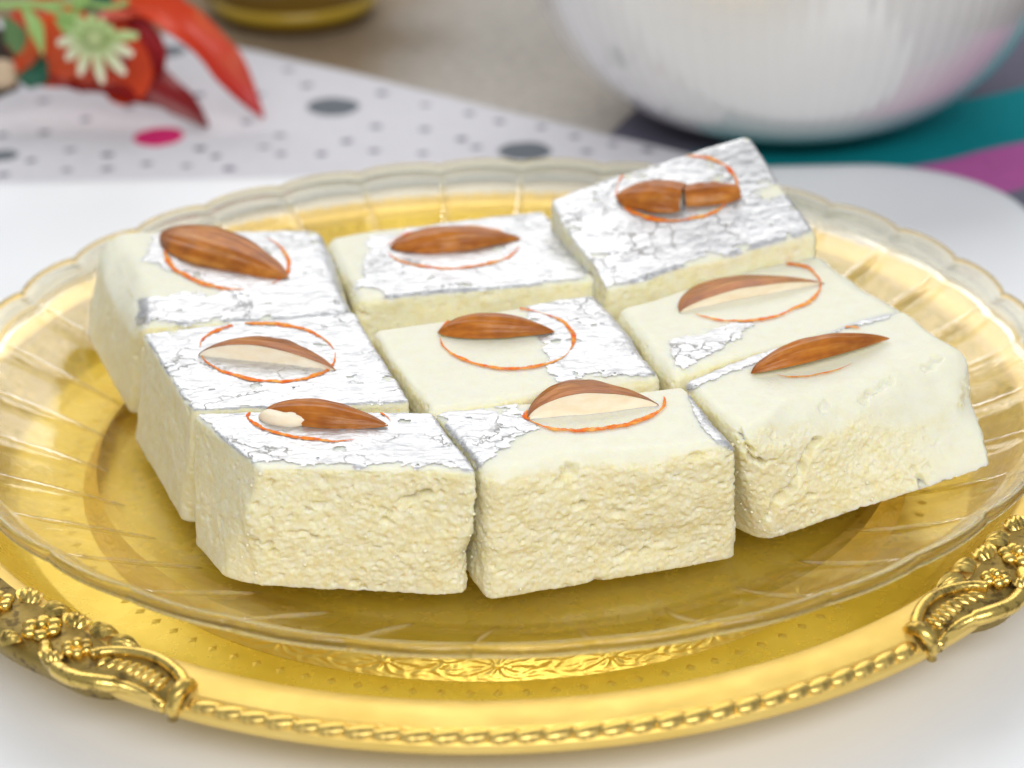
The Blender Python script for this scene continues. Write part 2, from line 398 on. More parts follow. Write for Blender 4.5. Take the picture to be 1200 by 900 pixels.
# rope edge: one slanted bead each
ORN = [(-115.5, -158, 1), (-53, -11, -1)]           # start angle, end angle, side
bead_v, bead_f = join([ellipsoid((.0004, 0, -.0002), ((.0034, .0009, 0), (-.0007, .00155, 0), (0, 0, .00110)), 12, 6),
                       ellipsoid((-.0022, -.0002, -.0003), ((.0007, .0002, 0), (-.0009, .0014, 0), (0, 0, .0010)), 6, 4)])
bme = mesh('bead', bead_v, bead_f, G_TRIM); rg = random.Random(2)
angs = list(np.arange(-114.0, -53.6, 2.20))+list(np.arange(-9.5, 201.0, 2.20))
for a in angs:
    t = math.radians(a+rg.uniform(-.15, .15)); b = link('bead', bme, charger)
    b.location = (CC[0]+.1312*math.cos(t), CC[1]+.1312*math.sin(t), -.01355); b.rotation_euler = (0, 0, t+math.pi/2)
    b.scale = (rg.uniform(.97, 1.08), rg.uniform(1.05, 1.2), rg.uniform(.95, 1.15))
# embossed collar under the plate, and lozenges modelled as its reflection in the well
th = np.linspace(0, 2*np.pi, 2200, endpoint=False); zs = np.linspace(0, 1, 22)
T, S = np.meshgrid(th, zs, indexing='ij'); tf, sf = T.ravel(), S.ravel()
R0 = .0945-.0035*sf
sec = (tf*26/(2*np.pi)) % 1-.5; yy = (sf-.5)*.9
rr = np.hypot(sec*1.25, yy); an = np.arctan2(yy, sec*1.25)
flower = np.cos(an*10)*np.exp(-(rr/.30)**4)*(rr > .07)+1.4*np.exp(-(rr/.07)**2)
leafy = np.sin(tf*26*3+6*np.sin(sf*7))*np.sin(sf*20+3*np.sin(tf*52))*(1-np.exp(-(rr/.33)**6))
R0 = R0+.0003*(flower*.8+leafy*.7)*np.sin(np.pi*sf)**.3
V = np.c_[CC[0]+R0*np.cos(tf), CC[1]+R0*np.sin(tf), -.0267+.0050*sf]
obj('embossed_collar', V, grid_faces(2200, 22, True), G_BAND, charger)
dm = mesh('reflection_lozenge', [(-.0011, 0, 0), (0, -.0014, 0), (.0011, 0, 0), (0, .0014, 0), (0, 0, .0003)], [[0, 1, 4], [1, 2, 4], [2, 3, 4], [3, 0, 4]], m_gold('gold_reflection', .4, .1, tone=.90, metal=.6, warm=.5), False)
for i in range(112):
    t = 2*math.pi*i/112; b = link('reflection_lozenge', dm, charger); b.location = (CC[0]+.0985*math.cos(t), CC[1]+.0985*math.sin(t), -.0268); b.rotation_euler = (0, 0, t+math.pi/2)

# cast scroll ornaments on the edge
def ornament(a0, a1, side):
    """local frame: s = arc length from the end scroll (m), d = outward offset from r=.1306, h = height above the rim"""
    def P(s, d, h):
        t = math.radians(a0)+(-side)*s/.1306; r = .1306+d
        return np.array([CC[0]+r*math.cos(t), CC[1]+r*math.sin(t), -.0135+h])
    L = math.radians(abs(a1-a0))*.1306
    root = obj('scroll_ornament', *_orn_base(P, L), G_DARK, charger)
    def sub(name, vf, m=G_ORN): return obj(name, *vf, m, root)
    # end scroll: a band that wraps over the rope edge, then the long C curve on the inner side
    sub('end_band', tube([P(.0010, -.0036, -.0002), P(.0010, -.0020, .0016), P(.0012, 0, .0024), P(.0016, .0018, .0014), P(.0020, .0026, -.0012), P(.0024, .0022, -.0036)], [.0011, .0014, .0016, .0016, .0014, .001], 10))
    sub('scroll_arm', tube(catmull([P(.0012, -.0012, .0018), P(.0042, -.0036, .0020), P(.009, -.0058, .0019), P(.014, -.0064, .0018), P(.019, -.0052, .0017), P(.0225, -.0030, .0016), P(.0235, -.0008, .0018)], 6), list(np.linspace(.0012, .0011, 37)), 10))
    sub('outer_curl', tube(catmull([P(.0040, .0020, -.0018), P(.0085, .0006, -.0016), P(.013, .0012, -.0006), P(.017, .0036, .0004), P(.022, .0050, .0004), P(.027, .0046, .0004), P(.031, .0034, .0006), P(.034, .0010, .0012)], 6), [.0012]*15+[.0017]*16+[.0013]*12, 10))
    for i in range(8):                                   # ribs inside the C
        s = .0065+i*.0020; d0 = -.0030-.0012*math.sin(math.pi*i/7)
        e = P(s+.001, d0, .0006)-P(s, d0, .0006); e /= np.linalg.norm(e); o = P(s, d0+.001, .0006)-P(s, d0, .0006); o /= np.linalg.norm(o)
        sub('rib', ellipsoid(P(s, d0+.0016, .0006), (e*.0008, (o+e*.25)*.0022, np.array([0, 0, .0012])), 8, 6))
    # acanthus leaves on the inner side
    for s, d, ang, ln, wd in ((.0225, -.0070, 150, .0085, .0030), (.0285, -.0078, 115, .0080, .0034), (.0350, -.0072, 70, .0085, .0034), (.0425, -.0070, 110, .0090, .0036), (.050, -.0066, 60, .0085, .0034),
                              (.030, .0030, -120, .0060, .0026), (.040, .0036, -80, .0065, .0028), (.050, .0030, -50, .0065, .0028)):
        ca, sa = math.cos(math.radians(ang)), math.sin(math.radians(ang)); V = []; nu, nv = 14, 15
        for i in range(nu):
            u = i/(nu-1); wv = wd*(math.sin(math.pi*min(1, u*.92+.06))**.7)
            for j in range(nv):
                v = j/(nv-1)*2-1; groove = .00042*math.cos(v*4*math.pi)
                ss = s+ca*(u-.35)*ln*1.0-sa*v*wv; dd = d-sa*(u-.35)*ln*.62-ca*v*wv*.8
                V.append(P(ss, dd, .0006+.0022*math.sin(math.pi*u)**.8*(1-.55*v*v)+groove*math.sin(math.pi*u)))
        f = grid_faces(nu, nv); nrm = np.cross(V[nv]-V[0], V[1]-V[0])
        sub('acanthus_leaf', (V, f if nrm[2] > 0 else f[:, ::-1]))
    # rosettes of round petals
    for cs, cdv, R in ((.0385, -.0018, .0034), (.0530, -.0010, .0030), (.0275, -.0012, .0026)):
        for q in range(6):
            a = q*math.pi/3+.3; c = P(cs+R*.75*math.cos(a), cdv+R*.75*math.sin(a), .0016)
            sub('petal', ellipsoid(c, ((R*.5, 0, 0), (0, R*.5, 0), (0, 0, .0012)), 8, 6))
        sub('petal', ellipsoid(P(cs, cdv, .0022), ((R*.42, 0, 0), (0, R*.42, 0), (0, 0, .0016)), 8, 6))
def _orn_base(P, L):
    n = 60; V = []
    for i in range(n):
        s = L*i/(n-1)
        inn = np.interp(s, [0, .004, .010, .018, .024, .030, .040, .052, .07, .1], [-.003, -.0042, -.0060, -.0064, -.0060, -.0070, -.0070, -.0070, -.0068, -.005])
        out = np.interp(s, [0, .003, .0085, .012, .018, .022, .030, .040, .052, .07, .1], [.0020, .0022, .0002, .0006, .0036, .0046, .0042, .0048, .0046, .0046, .003])
        for d, h in ((inn, -.001), (inn+.0006, .0015), (.5*(inn+out), .0011), (out-.0008, .0003), (out, -.0012), (out-.0008, -.0040), (out-.003, -.0048)):
            V.append(P(s, d, h))
    f = grid_faces(n, 7); nrm = np.cross(V[7+1]-V[1], V[2]-V[1])
    return V, (f if nrm[2] > 0 else f[:, ::-1])
for a0, a1, sd_ in ORN: ornament(a0, a1, sd_)

# ------------------------------------------------------------------ glass plate
GP_R = np.array([0, .083, .0875, .091, .096, .104, .112, .1185, .1215, .1235]); GP_Z = np.array([-.0190, -.0190, -.0186, -.0172, -.0150, -.0112, -.0072, -.0036, -.0012, -.0002])
def plate_z(r): return np.interp(r, GP_R, GP_Z)
NSEC, PH0 = 34, math.radians(-93.1)
def plate_mesh(r0, r1, nr, closed_edge=False, seg=24):
    n = NSEC*seg; th = PH0+2*np.pi*np.arange(n)/n; ph = (np.arange(n)/seg) % 1
    top, bot = [], []
    rad = np.linspace(r0, r1, nr)
    scal = np.sin(np.pi*ph)**.6
    for r in rad:
        k = np.clip((r-.090)/.033, 0, 1)
        re = r+.0015*(scal-.6)*np.clip((r-.100)/.0235, 0, 1)**2
        shing = (1-sstep(.114, .119, r))*(.5-ph)*.0011*sstep(.0885+.0035*(1-scal), .0925+.0035*(1-scal), np.full(n, r))          # overlapping-petal relief
        seam = -.0006*np.exp(-(np.minimum(ph, 1-ph)/.05)**2)*sstep(.089, .094, r)*(1-.8*sstep(.112, .119, r))
        wav = .0007*(scal-.5)*k**3
        zt = plate_z(r)+wav+seam*.3
        zb = plate_z(r)-(.0026+.0004*sstep(.117, .1235, r)-.0008*(1-sstep(.0, .02, abs(r-.1))))+shing*.7+wav+seam
        top.append(np.stack([re*np.cos(th), re*np.sin(th), zt], -1)); bot.append(np.stack([re*np.cos(th), re*np.sin(th), zb], -1))
    return n, top, bot
def strips(rows, n, flip=False):
    V = np.stack(rows, 1).reshape(-1, 3); F = grid_faces(n, len(rows), True)
    return V, (F if flip else F[:, ::-1])
glass = thing('glass_plate', 'clear glass plate with scalloped ribbed rim holding the sweets', 'plate')
GL_C, GL_R, GL_E = m_glass('glass_clear', .01, (.99, .99, .97), clear=.75), m_glass('glass_ribbed', .02, (.985, .975, .93), .10, .74), m_glass('glass_lip', .04, (.90, .875, .74), .2, .16, 1.45)
n, top, bot = plate_mesh(.0005, .0885, 26)
v1, f1 = strips(top, n); v2, f2 = strips(bot, n, True)
obj('well', np.r_[v1, v2], np.r_[f1, f2+len(v1)], GL_C, glass)
n, top2, bot2 = plate_mesh(.0885, .1190, 40)
v1, f1 = strips(top2, n); v2, f2 = strips(bot2, n, True)
obj('ribbed_rim', np.r_[v1, v2], np.r_[f1, f2+len(v1)], GL_R, glass)
n, top3, bot3 = plate_mesh(.1190, .1235, 10)
rows = list(top3); a, b = top3[-1], bot3[-1]; c = (a+b)/2; hh = (a-b)/2
rad_dir = c*[1, 1, 0]; rad_dir /= np.linalg.norm(rad_dir, axis=1)[:, None]
for q in np.linspace(80, -80, 9):
    rows.append(c+hh*math.sin(math.radians(q))+rad_dir*.0012*math.cos(math.radians(q)))
rows += bot3[::-1]
v1, f1 = strips(rows, n); obj('lip', v1, f1, GL_E, glass)

GL_B = m_glass('glass_rib', .05, (.97, .94, .82), .1, .74)
for k_ in range(NSEC):                                 # moulded ribs, each bending a little towards the well
    pts = []
    for q in np.linspace(0, 1, 12):
        r_ = .0905+.0285*q; t_ = PH0+2*np.pi*k_/NSEC+.035*(1-q)**2.5
        pts.append((r_*math.cos(t_), r_*math.sin(t_), float(plate_z(r_))+.00005))
    obj('rib', *tube(pts, list(.0012*np.sin(np.pi*np.linspace(.06, .97, 12))**.6), 12, .42), GL_B, glass)

# ------------------------------------------------------------------ milk sweets
ZB, ZT = -.0189, .0105
def on_plate(x, y):
    z = ZB
    for _ in range(12):
        p = unp(x, y, z); z = .5*z+.5*(plate_z(math.hypot(p[0], p[1]))+.0001)
    return p
def sweet(key, label, top, bot, rt, crumb, leaves, grooves=(), res=.00034, seed=1, grains=0, rs=.0024):
    """top: 4 corners (px x, px y, z) front-left, front-right, back-right, back-left; bot: same, (px) on plate or None = below the top corner"""
    Tp = np.array([unp(x, y, z) for x, y, z in top]); Bp = []
    for i, b in enumerate(bot):
        if b is None:
            q = Tp[i].copy(); q[2] = plate_z(min(.12, math.hypot(q[0], q[1])))+.0001
        elif len(b) == 3: q = unp(*b)
        else: q = on_plate(*b)
        Bp.append(q)
    Bp = np.array(Bp)
    L = .5*(np.linalg.norm(Tp[1]-Tp[0])+np.linalg.norm(Tp[2]-Tp[3])); W = .5*(np.linalg.norm(Tp[3]-Tp[0])+np.linalg.norm(Tp[2]-Tp[1])); H = (Tp[:, 2]-Bp[:, 2]).mean()
    print('SWEET', key, 'L %.3f W %.3f H %.3f' % (L, W, H), (Bp[:, :2]-Tp[:, :2]).round(3).tolist())
    dims = np.array([L, W, H]); nn = np.maximum(2, (dims/res).astype(int))
    Q = []; FF = []; off = 0
    for ax, sgn in ((2, 1), (2, -1), (1, -1), (1, 1), (0, -1), (0, 1)):
        o = [a for a in (0, 1, 2) if a != ax]; na, nb_ = nn[o[0]]+1, nn[o[1]]+1
        if (ax, sgn) == (2, -1): na, nb_ = nn[0]+1, nn[1]+1
        A, B = np.meshgrid(np.arange(na), np.arange(nb_), indexing='ij'); q = np.zeros((na*nb_, 3), int)
        q[:, o[0]] = A.ravel(); q[:, o[1]] = B.ravel(); q[:, ax] = nn[ax] if sgn > 0 else 0
        f = grid_faces(na, nb_)
        e = {2: 1, 1: -1, 0: 1}[ax]*sgn
        if e < 0: f = f[:, ::-1]
        Q.append(q); FF.append(f+off); off += len(q)
    Q = np.concatenate(Q); F = np.concatenate(FF)
    kq = (Q[:, 0]*4096+Q[:, 1])*4096+Q[:, 2]; _, first, inv = np.unique(kq, return_index=True, return_inverse=True)
    Q = Q[first]; F = inv.ravel()[F]
    P = Q/nn*dims                                        # box coordinates, metres
    # edge radii: front, right, back, left at the top; small elsewhere
    dist = np.stack([P[:, 1], L-P[:, 0], W-P[:, 1], P[:, 0]], -1); wt = np.exp(-dist/.005); wt /= wt.sum(1)[:, None]
    hz = sstep(.25, .6, P[:, 2]/H)
    r = rs*(1-hz)+hz*(wt@np.array(rt)); r = r*(1+.25*noise(P/.008, seed))
    R3 = np.stack([r, r, np.where(P[:, 2] < H/2, .0008, r)], -1)
    inner = np.clip(P, R3, dims-R3); dv = (P-inner)/R3; ln = np.linalg.norm(dv, axis=1)
    P = np.where(ln[:, None] > 1e-9, inner+dv/np.maximum(ln, 1e-9)[:, None]*R3, P)
    s, t, wz = P[:, 0:1]/L, P[:, 1:2]/W, P[:, 2:3]/H
    bil = lambda c: (c[0]*(1-s)+c[1]*s)*(1-t)+(c[3]*(1-s)+c[2]*s)*t
    V = bil(Bp)*(1-wz)+bil(Tp)*wz
    # gentle hand-cut irregularity
    ww = np.clip(wz[:, 0]*3, 0, 1)
    V[:, 0] += .0007*noise(V/.014, seed+1)*ww; V[:, 1] += .0007*noise(V/.014, seed+2)*ww; V[:, 2] += .0004*noise(V/.016, seed+3)*ww
    def normals(V):
        a = np.cross(V[F[:, 2]]-V[F[:, 0]], V[F[:, 3]]-V[F[:, 1]]); Nn = np.zeros_like(V)
        for k in range(4):
            for c in range(3): Nn[:, c] += np.bincount(F[:, k], a[:, c], len(V))
        return Nn/(np.linalg.norm(Nn, axis=1)[:, None]+1e-20)
    Nn = normals(V)
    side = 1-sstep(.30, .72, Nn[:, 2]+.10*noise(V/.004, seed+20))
    cw = wt@np.array(crumb)*side
    base = 1-.7*np.exp(-np.maximum(P[:, 2], 0)/.0012)
    big_ = fbm(V/np.array([.009, .009, .006]), 3, seed+4)
    mid = fbm(V/.0028, 3, seed+5)
    cell = np.maximum(0, .75-worley(V/.0015, seed+6))+.75*np.maximum(0, .75-worley(V/.00075, seed+60))-.5
    wrp = np.c_[noise(V/.0016, seed+70), noise(V/.0016, seed+71), noise(V/.0016, seed+72)]*.22
    cav = (1-sstep(.10, .30, worley(V/np.array([.0052, .0052, .0034])+wrp, seed+8)))*sstep(-.1, .3, noise(V/.007, seed+73))
    cav2 = 1-sstep(.10, .28, worley(V/np.array([.0026, .0026, .0019])+wrp, seed+9))
    D = cw*base*(.0006*big_+.00012*mid+.00044*cell+.00010*fbm(V/.0007, 2, seed+17)-.0015*cav-.0006*cav2)
    D += (1-side)*(.00014*fbm(V/.006, 2, seed+10)+.00004*fbm(V/.0012, 2, seed+16))+side*(1-np.clip(cw, 0, 1))*.00022*fbm(V/.0035, 3, seed+11)
    p2 = px(V); vd = V-CAM; vd /= np.linalg.norm(vd, axis=1)[:, None]; facing = -(Nn*vd).sum(1)
    for line, wpx, dep in grooves:
        gd = segdist(p2+np.c_[noise(V/.002, seed+12), noise(V/.002, seed+13)]*3.5, line)
        D -= 1.7*dep*(1-sstep(wpx*.25, wpx, gd))*(facing > .05)*(.6+.5*noise(V/.0013, seed+14))
    V = V+Nn*D[:, None]
    V[:, 2] = np.maximum(V[:, 2], plate_z(np.hypot(V[:, 0], V[:, 1]))+.00005)
    base_c = Bp.mean(0)
    root = thing('milk_sweet', label, 'sweet', 'milk sweets on the glass plate', loc=tuple(base_c))
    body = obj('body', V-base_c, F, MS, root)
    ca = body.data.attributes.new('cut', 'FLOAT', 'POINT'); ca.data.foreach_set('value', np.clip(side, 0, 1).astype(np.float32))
    Nn = normals(V)
    # silver leaf, pressed on the top and lapping over the edges
    fc = V[F].mean(1); fpx = px(fc); fn = Nn[F].mean(1); fvd = fc-CAM; fvd /= np.linalg.norm(fvd, axis=1)[:, None]; ff = -(fn*fvd).sum(1)
    wob = np.c_[fbm(fc/.0035, 3, seed+30), fbm(fc/.0035, 3, seed+31)]*9+np.c_[noise(fc/.0008, seed+32), noise(fc/.0008, seed+33)]*3.0
    def leaf_piece(G):
        u, iv = np.unique(G, return_inverse=True); G = iv.reshape(-1, 4)
        crk = np.abs(fbm(V[u]/np.array([.009, .005, .006]), 3, seed+41)); fold = np.abs(noise(V[u]/np.array([.0042, .0016, .003])+2*noise(V[u]/.006, seed+43)[:, None], seed+42))
        hgt = .00016+.00010*(1-sstep(0, .35, fold))+.00005*fbm(V[u]/.0011, 2, seed+44)-.00008*(1-sstep(0, .06, crk))
        obj('silver_leaf', V[u]+Nn[u]*np.maximum(hgt, .00005)[:, None]-base_c, G, ML, root)
    for pl, nzmin, *wk in leaves:
        sel = inside(fpx+wob*(wk[0] if wk else 1.), pl) & (fn[:, 2] > nzmin) & (ff > .02)
        holes = fbm(fc/.0040, 3, seed+40) > .50
        if not wk: sel &= ~holes
        if sel.sum() < 10: continue
        FS = F[sel]; lab = np.arange(len(V))
        for _ in range(4000):
            m_ = lab[FS].min(1); new = lab.copy(); np.minimum.at(new, FS.ravel(), np.repeat(m_, 4)); new = new[new]
            if (new == lab).all(): break
            lab = new
        fl_ = lab[FS[:, 0]]; ids, cnt = np.unique(fl_, return_counts=True)
        for G in [FS[fl_ == c] for c, k_ in zip(ids, cnt) if k_ > 60]: leaf_piece(G)
    if grains:
        cand = np.where((side > .75) & (cw > .55) & (facing > .1) & (P[:, 2] > .0006))[0]; rg_ = np.random.default_rng(seed)
        edge = np.minimum(np.minimum(P[:, 0], L-P[:, 0]), P[:, 2]*1.6)[cand]; pr_ = .25+np.exp(-edge/.002)*1.5; pick = rg_.choice(cand, grains, replace=False, p=pr_/pr_.sum())
        gp = []
        for v_ in pick:
            R_ = rg_.uniform(.00018, .00052)*rg_.uniform(.6, 1); A_ = rg_.normal(size=(3, 3)); A_, _ = np.linalg.qr(A_); A_[2] *= np.sign(np.linalg.det(A_)); A_ = A_*(R_*rg_.uniform(.65, 1.2, (3, 1)))
            gp.append(ellipsoid(V[v_]+Nn[v_]*R_*.1-base_c, A_, 7, 5))
        g_ = obj('crumb_grains', *join(gp), MG, root); g_['kind'] = 'stuff'
    bvh = BVHTree.FromPolygons([Vector(v) for v in V.tolist()], F.tolist())
    return dict(root=root, bvh=bvh, base=base_c, V=V)
def hit(S, x, y):
    d = ray(x, y); h = S['bvh'].ray_cast(Vector(CAM), Vector(d))
    return (np.array(h[0]), np.array(h[1])) if h[0] is not None else (None, None)
def saffron(S, c, rx, ry, rot, arcs, wid=4.1, seed=1):
    """painted ring: pixel ellipse draped on the sweet"""
    rr_ = math.radians(rot)
    for a0, a1, wk in arcs:
        n = max(8, int(abs(a1-a0)*1.3)); V = []; F = []
        for i in range(n+1):
            a = math.radians(a0+(a1-a0)*i/n); jit = noise(np.array([[a*3, seed, .5]]), 3)[0]*2.2
            for k, m in ((0, -1), (1, 1)):
                w_ = wid*wk*max(.12, .68+.5*noise(np.array([[a*5.3, seed+k*9.1, 2.5]]), 5)[0]+.24*noise(np.array([[a*24, seed+k*3.7, 6.5]]), 8)[0])*min(1, .15+3*min(i, n-i)/n)
                ex, ey = (rx+jit+m*w_)*math.cos(a), (ry+jit*.5+m*w_*.62)*math.sin(a)
                h, nn_ = hit(S, c[0]+ex*math.cos(rr_)-ey*math.sin(rr_), c[1]+ex*math.sin(rr_)+ey*math.cos(rr_))
                if h is None or nn_[2] < .3: V.append(None)
                else: V.append(h+nn_*.00034-S['base'])
        good = [i for i in range(n+1) if V[2*i] is not None and V[2*i+1] is not None]
        idx = {}; VV = []
        for i in good: idx[i] = len(VV); VV += [V[2*i], .5*(V[2*i]+V[2*i+1])+[0, 0, .00004], V[2*i+1]]
        for i in good:
            if i+1 in idx:
                p, q = idx[i], idx[i+1]
                if np.linalg.norm(np.array(VV[p])-VV[q]) < .003:
                    F += [[p, p+1, q+1, q], [p+1, p+2, q+2, q+1]]
        if F:
            nz = np.cross(np.array(VV[F[0][1]])-VV[F[0][0]], np.array(VV[F[0][3]])-VV[F[0][0]])[2]
            if nz < 0: F = [f[::-1] for f in F]
            obj('saffron_ring', VV, F, MSAF, S['root'])
def almond(S, a, b, label, cut=20, wid=.0052, thick=.0042, keep=180, sink=.0, seed=1, tilt=0., u0=0., u1=1., chunk=None, bend=0., blunt=.0):
    """half almond from pixel a (broad end) to pixel b (pointed end); cut = direction of the sliced face in degrees
       (0 = towards the front, 90 = up, 270 = down)"""
    pa, na_ = hit(S, *a); pb, nb_ = hit(S, *b)
    ax = pb-pa; Ln = np.linalg.norm(ax); ax /= Ln; up = na_+nb_; up -= ax*(up@ax); up /= np.linalg.norm(up); fr = np.cross(ax, up)
    if fr[1] > 0: fr = -fr
    tr = math.radians(tilt); fr, up = fr*math.cos(tr)+up*math.sin(tr), up*math.cos(tr)-fr*math.sin(tr)
    cen = .5*(pa+pb)
    nu, nv = 46, 34; c0 = math.radians(cut); us = np.linspace(0, 1, nu); SK = []; KR = []
    for i, u in enumerate(us):
        e = u0+(u1-u0)*u
        prof = (math.sin(math.pi*min(1, max(0, e))**.86))**.72*(1-.16*e)
        if blunt: prof = max(prof, blunt*min(1, 12*min(u, 1-u)+.05))
        prof = max(prof, .035)
        x = (u-.5)*Ln
        for j in range(nv):
            th_ = c0+math.radians(360-keep)/2+math.radians(keep)*j/(nv-1)
            rdg = 1+.034*math.sin(th_*13+2.5*math.sin(u*3+seed))+.02*math.sin(th_*29+4*math.sin(u*4+seed*2))+.05*noise(np.array([[u*7, th_*2.2, seed*3.1]]), seed)[0]
            y_ = wid*prof*math.cos(th_)*rdg; z_ = thick*prof*math.sin(th_)*rdg
            SK.append((x, y_, z_+sink+bend*math.sin(math.pi*u)))
        e1 = np.array(SK[-nv][1:]); e2 = np.array(SK[-1][1:]); nrm_ = np.array([math.cos(c0), math.sin(c0)])
        for j in range(9):
            q = e1+(e2-e1)*j/8; k = .96; q = .5*(e1+e2)+(q-.5*(e1+e2))*k
            q = q-nrm_*(.00022+.00025*math.sin(math.pi*j/8)*noise(np.array([[u*9, j*.6, seed]]), 6)[0])
            KR.append((x*.985, q[0], q[1]))
    base = cen
    root = thing('almond_half', label, 'almond', 'almond halves on the sweets', loc=tuple(base))
    Mx = Matrix(((ax[0], fr[0], up[0]), (ax[1], fr[1], up[1]), (ax[2], fr[2], up[2])))
    root.rotation_mode = 'QUATERNION'
    det = Mx.determinant()
    if det < 0:                                        # keep a proper rotation: mirror y in the data
        Mx = Matrix(((ax[0], -fr[0], up[0]), (ax[1], -fr[1], up[1]), (ax[2], -fr[2], up[2])))
        SK = [(x, -y, z) for x, y, z in SK]; KR = [(x, -y, z) for x, y, z in KR]
    root.rotation_quaternion = Mx.to_quaternion()
    f = grid_faces(nu, nv); fk = grid_faces(nu, 9)
    SKa = np.array(SK); c_ = SKa.mean(0)
    def orient(Va, f, ref):
        Va = np.asarray(Va); m = f[len(f)//2]; nn2 = np.cross(Va[m[1]]-Va[m[0]], Va[m[3]]-Va[m[0]])
        return f if nn2@(Va[m].mean(0)-ref) > 0 else f[:, ::-1]
    obj('skin', SK, orient(SK, f, np.array([c_[0], KR[len(KR)//2][1], KR[len(KR)//2][2]])), MSK, root)
    obj('kernel', KR, orient(KR, fk, c_), MK, root)
    if chunk:                                          # peeled white end of the nut
        x0, x1, yoff, zoff, ry_, rz_ = chunk
        v, f2 = ellipsoid(((x0+x1)/2*Ln, yoff if det >= 0 else -yoff, zoff), ((abs(x1-x0)/2*Ln, 0, .0004), (0, ry_, 0), (0, 0, rz_)), 18, 12)
        v = np.array(v); v += .0003*np.c_[noise(v/.002, 1), noise(v/.002, 2), noise(v/.002, 3)]
        obj('peeled_flesh', v, f2, MK, root)
    return root

S = {}
# front row
S['a'] = sweet('front_left', 'milk sweet with silver leaf across its top above a wide crumbly cream face', [(300, 547, ZT), (559, 553, ZT), (508, 482, ZT), (226, 485, ZT)], [(270, 688), (554, 703), None, (218, 628)],
  (.0011, .0014, .0012, .0012), (1.15, 1.0, .4, .12),
  [([(222, 482), (262, 512), (300, 546), (330, 543), (400, 546), (470, 543), (562, 552), (548, 530), (505, 480), (470, 470), (330, 472)], .62)],
  grooves=[([(470, 590), (490, 582), (500, 578)], 7, .0016), ([(450, 610), (462, 600)], 6, .0014), ([(340, 625), (372, 628)], 4, .001)], seed=11, res=.00025, grains=34, rs=.0062)
S['b'] = sweet('front_mid', 'bare topped milk sweet with one square of silver leaf at its corner, plump almond', [(569, 555, ZT), (861, 520, ZT), (804, 452, ZT), (512, 484, ZT)], [(571, 706), (866, 656), None, None],
  (.0042, .0016, .0014, .0016), (1.15, .9, .4, .8),
  [([(508, 484), (560, 470), (602, 460), (614, 484), (632, 503), (600, 522), (575, 545), (562, 552)], .2),
   ([(806, 464), (826, 474), (866, 514), (866, 530), (840, 522), (820, 496)], .1, .3)],
  grooves=[([(664, 548), (668, 556), (672, 548)], 10, .0018), ([(660, 560), (655, 568)], 5, .0014), ([(675, 592), (686, 590)], 6, .0014), ([(722, 600), (728, 602)], 7, .0013)], seed=23, res=.00025, grains=40)
S['c'] = sweet('front_right', 'milk sweet with softly rounded cracked face and a silver strip behind its slim almond', [(868, 516, ZT), (1150, 414, ZT), (1060, 356, ZT), (800, 445, ZT)], [(894, 638), (1168, 547), None, None],
  (.0098, .0070, .0016, .0020), (1.1, .95, .4, .45),
  [([(796, 440), (850, 424), (905, 404), (948, 390), (952, 398), (905, 420), (850, 438), (806, 460)], .02, .3), ([(956, 396), (1000, 383), (1044, 372), (1048, 360), (1000, 370), (954, 384)], .02, .4)],
  grooves=[([(958, 517), (942, 540), (938, 560), (925, 575), (915, 582), (903, 605)], 7, .0022), ([(866, 508), (872, 525), (892, 545)], 6, .0018), ([(1010, 468), (1030, 455), (1042, 448)], 7, .0007), ([(1085, 430), (1100, 424)], 7, .0006), ([(1072, 550), (1082, 570)], 7, .0016), ([(968, 470), (966, 480)], 8, .0006)], seed=37, res=.00025, grains=34, rs=.004)
# middle row
S['d'] = sweet('mid_left', 'fully silvered milk sweet, its almond cut face pale inside a full saffron ring', [(227, 481, ZT+.0004), (480, 471, ZT), (416, 364, ZT), (168, 392, ZT)], [(214, 614), None, None, (156, 512)],
  (.0010, .0016, .0012, .0012), (.5, .7, .4, .10),
  [([(164, 388), (250, 376), (414, 362), (450, 415), (484, 470), (470, 477), (340, 480), (226, 486)], .62)], seed=41)
S['e'] = sweet('centre', 'middle milk sweet of the nine, half bare cream and half silver leaf across its top', [(507, 481, ZT), (777, 438, ZT), (699, 342, ZT), (432, 386, ZT)], [None]*4,
  (.0016, .0030, .0030, .0018), (.6, .7, .4, .7),
  [([(612, 344), (650, 340), (694, 342), (730, 380), (774, 438), (735, 442), (690, 440), (648, 447), (640, 420), (632, 395), (616, 372)], .62)], seed=53)
S['f'] = sweet('mid_right', 'bare topped milk sweet with a stray saffron tail beside its streaked almond', [(787, 440, ZT), (1064, 366, ZT), (960, 288, ZT), (716, 355, ZT)], [None, (1080, 420, -.014), None, None],
  (.0016, .0060, .0050, .0030), (.7, .5, .4, .7),
  [([(783, 402), (830, 388), (868, 376), (885, 378), (868, 394), (835, 414), (800, 436), (790, 426)], .1, .5)], seed=67)
